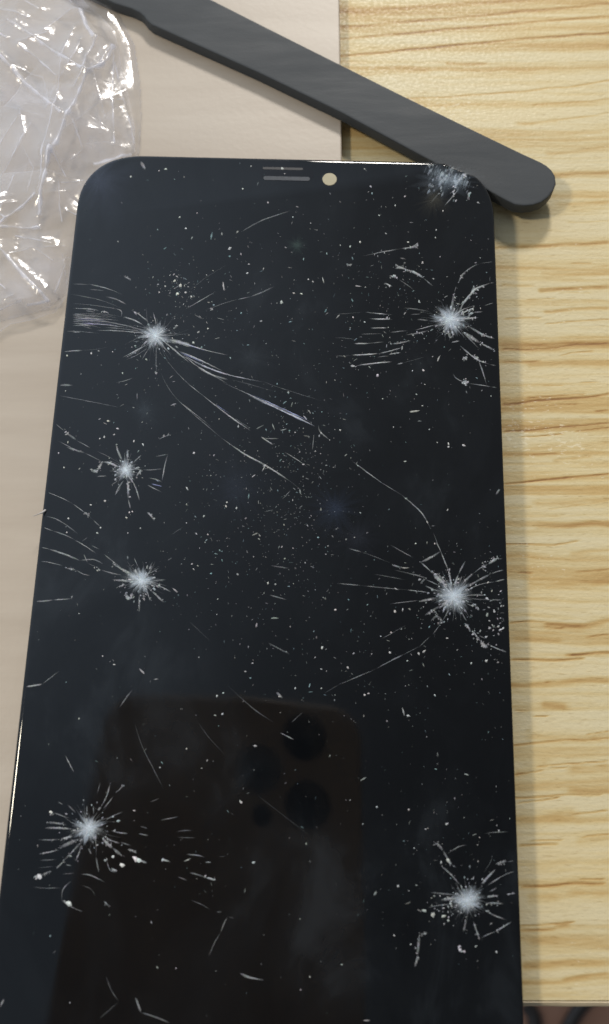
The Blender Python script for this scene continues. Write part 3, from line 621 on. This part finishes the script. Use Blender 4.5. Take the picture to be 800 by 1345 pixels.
rays(s, 180, 1060, 5, [(150,88,200,78,275,63,1.4,.28),(260,162,310,155,365,154,1.3,.22),(265,200,385,202,1.3,.22),(320,310,400,318,445,330,1.6,.35),(160,345,215,358,3,.6),(345,430,400,445,450,462,1.8,.42),(450,462,520,482,2.4,.7),(270,460,330,482,2,.5),(355,612,420,638,480,672,1.6,.22),(520,690,560,688,2,.3),
 (595,720,570,770,550,825,1.6,.28),(550,825,510,890,470,985,1.4,.28),(600,722,640,730,1.4,.2),(20,128,70,140,1.8,.28),(10,175,75,188,2,.32),(540,325,580,325,1.2,.18)])
s.fleck(214, 1129.5, 1.8, .95)
s.build('impact_crack', cover)

# bottom right star
s = Strokes(); s.core(614, 1183, 18, .6); s.core(614.5, 1183, 7.5, 1.0); s.core(622, 1180, 15, .35); s.burst(614, 1183, 85, 17, 32, 1.05, 1.0, .5)
rays(s, 530, 1080, 4.706, [(205,125,225,150,245,175,3.2,.45),(190,140,210,130,3,.3),(245,175,270,220,300,265,3.4,.42),(300,265,325,280,2,.3),(270,195,310,170,345,150,395,140,1.6,.32),(230,268,290,320,350,388,2.6,.42),(552,215,530,260,498,310,1.1,.3),(570,290,530,330,478,385,2.6,.6),(570,260,600,250,640,240,4.4,.35),(640,245,712,235,1.6,.28),
 (715,297,650,315,590,345,515,395,1.8,.5),(635,445,690,440,2.2,.5),(515,462,590,452,2.8,.5),(510,500,560,500,622,505,2.8,.5),(490,535,560,575,640,605,1.8,.5),(668,615,620,645,570,675,2.6,.55),(570,675,520,695,470,720,1.7,.5),(470,720,455,680,430,610,4,.45),(370,680,380,640,388,595,4,.4),
 (165,435,240,442,330,450,1.8,.3),(230,480,300,475,350,465,5,.35),(150,528,230,512,300,505,1.6,.35),(100,690,92,760,88,820,3.2,.45),(88,820,80,860,70,895,2.6,.42),(105,695,150,682,3,.32),(500,70,560,62,650,60,1.2,.25),(700,625,725,650,1,.2),(530,430,580,405,2,.3)])
for x, y, r_ in ((275,237,3.4),(345,770,3),(352,790,3.4),(375,800,2.4),(720,655,2.4),(250,580,3),(185,570,3.4),(130,548,3.2),(290,505,2.2),(278,608,2.2),(575,802,1.8),(590,52,1.8),(270,10,2),(45,755,1.6)): s.fleck(530+x/4.706, 1080+y/4.706, r_*.8, .75, el=1.4)
for _ in range(40):
    s.fleck(random.gauss(590, 14), random.gauss(1192, 9), random.uniform(.4, 1.5), random.uniform(.3, .8), el=1.5)
s.build('impact_crack', cover)

# crushed corner
s = Strokes()
for i in range(150):
    t = random.random(); x = 563+52*t+random.gauss(0, 2); y = 219+15*t+random.gauss(0, 4.5)+(0 if t < .8 else 3)
    L = random.uniform(3, 12); dn = random.uniform(.05, .17)
    s.ribbon([(x, y), (x-L*.12, y+L*.5), (x-L*.35, y+L)], random.uniform(1.0, 2.8), dn, (.62, .74, .85))
for i in range(90): 
    s.fleck(random.gauss(590, 16), random.gauss(232, 9), random.uniform(.5, 2.2), random.uniform(.1, .4), (.7, .8, .9), el=2, ang=2)
rays(s, 560, 190, 7.27, [(0,190,60,200,3,.6),(270,375,290,370,6,.8),(370,295,385,285,3,.9),(245,465,270,430,3,.6),(320,400,280,460,170,590,1.6,.4),(415,455,395,530,3,.35),(530,545,560,550,2,.4),(340,270,370,300,2.6,.6),(40,560,130,450,1.4,.2),(300,300,360,340,2,.3)])
s.ribbon([(604,217),(608,224),(612,229),(617,225)], 2.2, .55)
s.core(586, 236, 42, .22, (.52, .66, .82), sx=1.0, sy=.6); s.core(600, 238, 14, .35, (.6, .74, .88))
s.build('corner_crack', cover)

for x, y, r_, d_, c_ in ((440,668,34,.045,(.35,.5,.9)),(190,540,26,.035,(.5,.65,.8)),(330,470,34,.025,(.5,.6,.7)),(310,640,60,.022,(.4,.5,.8)),(390,322,14,.07,(.4,.7,.6)),(570,262,26,.05,(.7,.65,.45)),(130,235,60,.05,(.45,.55,.9)),(470,705,40,.02,(.5,.55,.8))):
    s = Strokes(); s.core(x, y, r_, d_, c_); s.build('smudge', cover)
# single hairlines away from the stars
HL = [Z(150,900,2.963,80,150,110,240,150,320,190,400)+[1.4,.26], Z(150,900,2.963,20,88,45,50,70,20)+[1.8,.3], Z(150,900,2.963,440,0,540,90,620,145)+[1.3,.25], Z(150,900,2.963,645,185,700,212)+[2,.5], Z(150,900,2.963,140,455,175,440)+[1.4,.3],
 Z(150,900,2.963,330,150,370,205,430,270)+[1.3,.15], Z(150,900,2.963,560,430,650,500,755,580)+[1.3,.18], Z(150,900,2.963,690,145,735,105)+[1.6,.22], Z(0,1240,2.222,310,95,325,135,345,165)+[1.4,.32], Z(0,1240,2.222,395,155,412,200)+[3,.42], Z(0,1240,2.222,412,200,450,212,495,230)+[2.6,.5],
 Z(0,1240,2.222,700,85,730,98,770,105)+[3.4,.5], Z(0,1240,2.222,0,185,12,160)+[3.4,.42], Z(0,1240,2.222,290,218,345,170)+[1.4,.22], Z(0,850,2.424,208,345,235,398)+[3.2,.65], Z(0,850,2.424,80,127,135,118)+[2.6,.62], Z(0,850,2.424,135,118,190,75)+[1.4,.32], Z(60,340,2.105,35,378,100,390,200,410)+[1.5,.38],
 Z(60,340,2.105,35,350,75,350)+[1.5,.35], Z(60,340,2.105,253,370,253,390)+[2.6,.5], Z(200,540,2.857,445,580,515,590)+[1.6,.32], Z(200,540,2.857,440,690,505,708)+[1.6,.3], Z(200,540,2.857,435,870,515,912)+[1.8,.4], Z(200,540,2.857,140,790,220,865)+[1.4,.15], Z(200,540,2.857,420,378,455,370)+[1.5,.4],
 Z(400,560,2.667,670,240,690,210)+[2.4,.35], Z(0,850,2.424,383,190,422,135)+[1.6,.22], Z(250,900,2.963,725,800,715,820)+[3,.4], Z(250,900,2.963,335,28,360,50)+[3.4,.5], Z(90,190,7.27,690,160,735,240)+[4,.5], Z(90,190,7.27,510,150,580,132)+[2,.3]]
for q in HL:
    s = Strokes(); s.ribbon(q[:-2], q[-2], q[-1]); s.build('hairline_crack', cover)

# ------------------------------------------------------------------ dust and crumbs of glass
s = Strokes()
SP = [(302,326,2.6),(172,232,2),(236,285,2),(218,222,2),(209,224,1.2),(330,218,1.2),(371,221,2.6),(374,228,1.8),(319,248,1.6),(352,266,1.6),(259,280,1.2),(385,285,1.2),(408,293,1),(447,322,1.4),(325,359,2),(370,397,3),(386,385,2),(405,367,2),(396,386,1.8),(327,347,1.4),(244,300,1.4),
 (536,940,3),(335,980,3),(316,1053,2.4),(333,1133,2.4),(495,1060,2),(536,318,1.2),(572,312,1.2),(484,252,1),(532,258,1.4),(487,245,1.6),(479,222,1.2),(555,345,2.6),(596,258,1),(505,332,1.2),(473,318,1.6),(460,324,1.4),(573,302,1.2),(582,277,1),(498,283,1.6),(519,270,1.2),(87,560,0),(609,585,3),
 (564,564,1.2),(589,587,2),(589,583,2),(519,803,2.6),(556,797,1),(457,877,2),(423,851,2),(441,801,1.6),(550,858,2.2),(535,868,1.4),(639,868,2.6),(512,857,2),(479,913,2),(440,913,1),(422,879,1.4),(514,831,1.8),(422,904,1.4),(484,911,1.4),(571,913,1.6),(541,839,1),(500,836,1),(619,871,2),(546,714,1.2),(571,714,1.2),(641,765,1.4),
 (367,915,1.6),(388,904,1.8),(292,938,2),(285,914,1.6),(255,595,2.4),(273,702,1.4),(258,701,1.2),(352,766,2),(297,665,1.6),(298,660,1.4),(245,687,1),(286,787,1),(440,801,1.4),(423,850,2.4),(332,871,2.2),(104,944,1.6),(135,862,1.4),(150,873,1.4),(265,1009,1),(245,983,1.6),(210,1008,1.4),(293,910,1.6),(317,1054,1.8),
 (90,580,0),(77,595,1.6),(84,614,1.6),(142,553,1.8),(154,563,2),(137,574,2),(150,571,2),(176,579,1.6),(188,584,1.8),(119,663,1.6),(131,576,1.4),(90,681,1.8),(88,699,1.8),(128,700,1.8),(132,693,1.8),(168,700,1.4),(170,673,1.8),(174,672,1.4),(138,658,2.4),(104,806,1.4),(252,741,1.4),(166,680,2),
 (120,464,2.4),(161,490,1.6),(148,462,1.2),(88,467,1.6),(254,450,2.2),(273,432,2),(217,376,1.8),(209,384,1.6),(233,386,3),(237,375,3),(244,384,2),(229,369,2.4),(251,390,1.6),(556,486,2),(500,457,0),(496,493,2.4),(542,487,1.6),(503,524,1.6),(558,505,1.6),(464,417,1.6),(479,423,1.2),(510,430,1.2),
 (588,412,0),(645,520,1.2),(517,561,1),(447,565,2),(433,578,1),(661,825,2.2),(652,847,1.6),(544,1114,1),(562,1088,1.6),(586,1083,1.8),(559,1089,1.6),(523,1164,2),(518,1229,1.8),(607,1250,2),(630,1100,1),(537,1170,1),(449,1267,1.6),(407,1283,1.2),(395,1300,1.2),(231,1272,1),(92,1317,1),(337,1108,0)]
for x, y, r_ in SP:
    if r_: s.fleck(x, y, r_*.62+.2, .85, (.9, .91, .9), el=random.uniform(1, 1.7), z=.00004)
def inside(x, y):
    return 208 < y < 1345 and x > 102-(y-300)*.1137+6 and x < 648+(y-300)*.0366-4
CL = [(390,640,26,70,230),(395,560,60,50,150),(235,378,16,26,110),(330,350,90,60,100),(300,640,40,50,90),(650,810,12,40,60),(600,1150,50,60,110),(380,720,70,60,170),(560,400,60,50,120),(450,380,80,60,150),(560,850,90,50,110),(350,850,110,60,90),(480,1000,120,80,90),(150,560,60,60,60),(250,450,60,50,110),(280,750,60,50,80),
      (400,700,300,400,650),(560,300,60,50,60),(520,470,70,50,100),(270,1150,80,90,60),(600,740,50,40,70)]
for cx, cyy, sx_, sy_, n_ in CL:
    for _ in range(n_):
        x = random.gauss(cx, sx_); y = random.gauss(cyy, sy_)
        if not inside(x, y): continue
        big = random.random()
        r_ = .32+.35*random.random() if big < .86 else random.uniform(.7, 1.25)
        dn = (random.uniform(.10, .42) if big < .88 else random.uniform(.35, .75))
        s.fleck(x, y, r_, dn, (.85, .87, .86) if random.random() < .8 else (.5, .75, .8), el=random.uniform(1, 2.5) if random.random() < .85 else random.uniform(3, 6), z=.00004)
dust = s.build('glass_dust', None); dust.matrix_world = panel.matrix_world.copy()
tag(dust, 'white dust and glass crumbs scattered over the cracked black screen', 'dust', kind='stuff')
# fibre on the left edge
fz = [tuple(panel.matrix_world @ Vector(G(x, y, .00008+.0002*k))) for k, (x, y) in enumerate([(60,670),(56,673),(51,675),(46,677),(43,678)])]
fb = tube('fibre', fz, [.00022, .0002, .00009, .00007, .00004], plain('fibre_grey', (.5,.47,.45), .7), None, 6)
tag(fb, 'tiny light fibre sticking out over the left edge of the cracked screen', 'fibre')

# ------------------------------------------------------------------ crumpled clear bag
ridges = [([15,40,42,58,82,85,119,109],1.0),([0,54,11,61],.8),([27,67,45,61,64,54],.5),([27,71,50,85,78,111],.7),([-20,62,0,80,30,110,50,128,85,163],1.0),([10,0,55,23],.6),([107,20,115,40,127,56],1.0),([150,60,144,82,119,112,100,147,73,217],1.0),
 ([131,57,117,83,114,106],.7),([147,63,125,109],.6),([100,125,118,105],.5),([151,58,150,118,150,190],.6),([152,82,162,125,172,165,174,185],.6),([155,133,164,130],.6),([100,45,88,75,78,140,60,220],.5),([125,215,148,208,170,200],.9),([0,203,28,160],.4),
 ([63,210,55,260],.6),([73,210,60,253,55,290],1.0),([75,215,87,237],.6),([82,246,108,237],.5),([79,246,79,275,82,294],.5),([-10,315,0,307,50,267],.9),([0,286,12,297],.7),([2,286,22,236],.4),([7,308,41,308,53,306],.9),([24,318,68,324],.6),([-10,320,0,330,31,366,65,397],.9),([38,404,65,398],.7),
 ([0,378,9,386],.6),([9,398,19,394],.6),([85,350,74,385],.5),([89,280,99,282],.8),([95,8,60,-20],.6),([60,50,95,20,120,15],.4),([0,20,40,35],.5),([30,150,38,185,20,215],.5),([100,170,110,200,95,215],.5),([125,130,135,170],.3),([15,340,45,330,70,345],.4),([0,410,30,400],.5),([60,330,85,325],.4),
 ([20,95,60,110,70,150],.3),([35,200,48,230,40,262],.3),([110,60,95,100],.5)]
def W2(x, y): p = W(x, y, ZB+.002); return (p.x, p.y)
outl = [W2(*p) for p in [(-60,-60),(60,-60),(112,0),(131,16),(150,36),(156,60),(160,90),(168,120),(177,165),(177,196),(150,225),(125,262),(108,300),(101,330),(92,345),(88,385),(72,408),(40,418),(12,424),(-10,440),(-60,455)]]
def in_poly(X, Y, poly):
    r = np.zeros(X.shape, bool); n = len(poly)
    for i in range(n):
        (x0, y0), (x1, y1) = poly[i], poly[(i+1) % n]
        c = ((y0 > Y) != (y1 > Y)) & (X < (x1-x0)*(Y-y0)/(y1-y0+1e-18)+x0); r ^= c
    return r
def edge_d(X, Y, poly):
    d = np.full(X.shape, 9.)
    for i in range(len(poly)):
        dd, _ = segd(X, Y, poly[i], poly[(i+1) % len(poly)]); d = np.minimum(d, dd)
    return d
def film(name, step, seed, zlow, amp, use_photo, parent, poly, nseg=120):
    r = np.random.default_rng(seed)
    xs = np.arange(min(p[0] for p in poly), max(p[0] for p in poly), step); ys = np.arange(min(p[1] for p in poly), max(p[1] for p in poly), step)
    X, Y = np.meshgrid(xs, ys); ins = in_poly(X, Y, poly); ed = edge_d(X, Y, poly)
    Xw = X+.0006*(vnoise(X*90, Y*90, seed)-.5); Yw = Y+.0006*(vnoise(X*90, Y*90, seed+1)-.5)
    Xw += .00012*(vnoise(X*1300, Y*1300, seed+5)-.5); Yw += .00012*(vnoise(X*1300, Y*1300, seed+6)-.5)
    H = np.zeros_like(X); CR = np.zeros_like(X)
    H += amp*.0022*np.clip(ed/.014, 0, 1)**.6*(.4+1.1*vnoise(X*90, Y*90, seed+2))
    if use_photo:
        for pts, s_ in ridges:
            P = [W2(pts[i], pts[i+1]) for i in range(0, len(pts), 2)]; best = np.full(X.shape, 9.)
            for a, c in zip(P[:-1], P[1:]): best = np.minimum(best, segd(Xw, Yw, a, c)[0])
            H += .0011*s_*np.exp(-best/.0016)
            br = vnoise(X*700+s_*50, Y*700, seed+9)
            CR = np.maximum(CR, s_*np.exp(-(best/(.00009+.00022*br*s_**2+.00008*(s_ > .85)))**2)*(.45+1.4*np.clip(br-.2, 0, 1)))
    x0, x1, y0, y1 = xs[0], xs[-1], ys[0], ys[-1]
    for k in range(nseg):
        cx, cy2 = r.uniform(x0, x1), r.uniform(y0, y1); a = r.uniform(0, math.pi); L = abs(r.normal(0, .008))+.002
        best, _ = segd(Xw, Yw, (cx-L/2*math.cos(a), cy2-L/2*math.sin(a)), (cx+L/2*math.cos(a), cy2+L/2*math.sin(a)))
        sg = r.choice([-1, 1]); s_ = r.uniform(.2, 1)*(L/.01)**.5
        wdt = r.uniform(.0006, .0028); H += sg*.00075*amp*s_*np.exp(-best/wdt)*(wdt/.002)**.5
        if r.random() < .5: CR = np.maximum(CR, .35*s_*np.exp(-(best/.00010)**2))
    H += .00003*amp*(vnoise(X*1800, Y*1800, seed+3)-.5)
    # whitened rim of the film
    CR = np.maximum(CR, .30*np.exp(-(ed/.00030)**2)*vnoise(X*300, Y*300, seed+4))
    fall = np.clip((ed)/(.0035 if use_photo else .0011), 0, 1)
    Z_ = ZB+zlow+np.maximum(0, H+.0004)*(.18+.82*fall)
    # flatter next to the panel so that it passes under the glass edge
    near = np.clip((X-W2(60, 300)[0])/.009, 0, 1)*np.clip((W2(100,195)[1]+.004-Y)/.006, 0, 1)
    Z_ = Z_*(1-near)+np.minimum(Z_, ZB+.0014+zlow*.4)*near
    ny_, nx_ = X.shape; idx = np.arange(nx_*ny_).reshape(ny_, nx_)
    fm_ = ins[:-1,:-1] & ins[1:,:-1] & ins[:-1,1:] & ins[1:,1:]
    q = np.stack([idx[:-1,:-1][fm_], idx[:-1,1:][fm_], idx[1:,1:][fm_], idx[1:,:-1][fm_]], -1)
    used = np.unique(q); mp = np.full(nx_*ny_, -1); mp[used] = np.arange(len(used))
    V = np.stack([X, Y, Z_], -1).reshape(-1, 3)[used]; c = np.clip(CR, 0, .95).reshape(-1)[used]
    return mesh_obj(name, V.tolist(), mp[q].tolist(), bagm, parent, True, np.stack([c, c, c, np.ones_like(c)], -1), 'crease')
bag = empty('plastic_bag', (0, 0, 0)); tag(bag, 'crumpled clear plastic bag on the beige board at the upper left', 'plastic bag')
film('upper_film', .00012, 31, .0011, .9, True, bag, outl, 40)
outl2 = [W2(*p) for p in [(-60,-60),(112,-60),(150,0),(176,50),(183,100),(185,150),(181,195),(150,235),(118,270),(103,320),(92,340),(84,380),(60,400),(20,410),(-60,432)]]
film('lower_film', .00025, 77, .0001, .8, False, bag, outl2, 80)

# ------------------------------------------------------------------ the phone that takes the picture, seen mirrored in the glass
right = Vector((1, 0, 0)); up = Vector((0, ct, st)); back = Vector((0, -st, ct))
cp = empty('camera_phone'); cp.matrix_world = Matrix((( right.x, up.x, back.x, CAM.x), (right.y, up.y, back.y, CAM.y), (right.z, up.z, back.z, CAM.z), (0,0,0,1)))
tag(cp, 'dark phone held above the table, mirrored in the black screen with round lenses', 'phone')
o = densify(rr_outline(-.070, -.132, .0225, .0285, .013, 10), .01)
o = [(x*math.cos(-.05)-y*math.sin(-.05), x*math.sin(-.05)+y*math.cos(-.05)) for x, y in o]
loft('body', [[(x, y, .0022) for x, y in inset(o, .0012)], [(x, y, .0032) for x, y in o], [(x, y, .0092) for x, y in o], [(x, y, .0102) for x, y in inset(o, .001)]], bodym, cp)
for lx, ly in ((.0045, -.005), (-.0120, .0055), (.0035, .0165)):
    c_ = [(lx+.0074*math.cos(2*math.pi*k/36), ly+.0074*math.sin(2*math.pi*k/36)) for k in range(36)]
    loft('lens', [[(x, y, .0009) for x, y in inset(c_, .0006)], [(x, y, .0012) for x, y in c_], [(x, y, .0026) for x, y in c_]], lensm, cp)
c_ = [(-.0105+.0032*math.cos(2*math.pi*k/24), -.0090+.0032*math.sin(2*math.pi*k/24)) for k in range(24)]
loft('flash', [[(x, y, .0018) for x, y in c_], [(x, y, .0026) for x, y in c_]], lensm, cp)
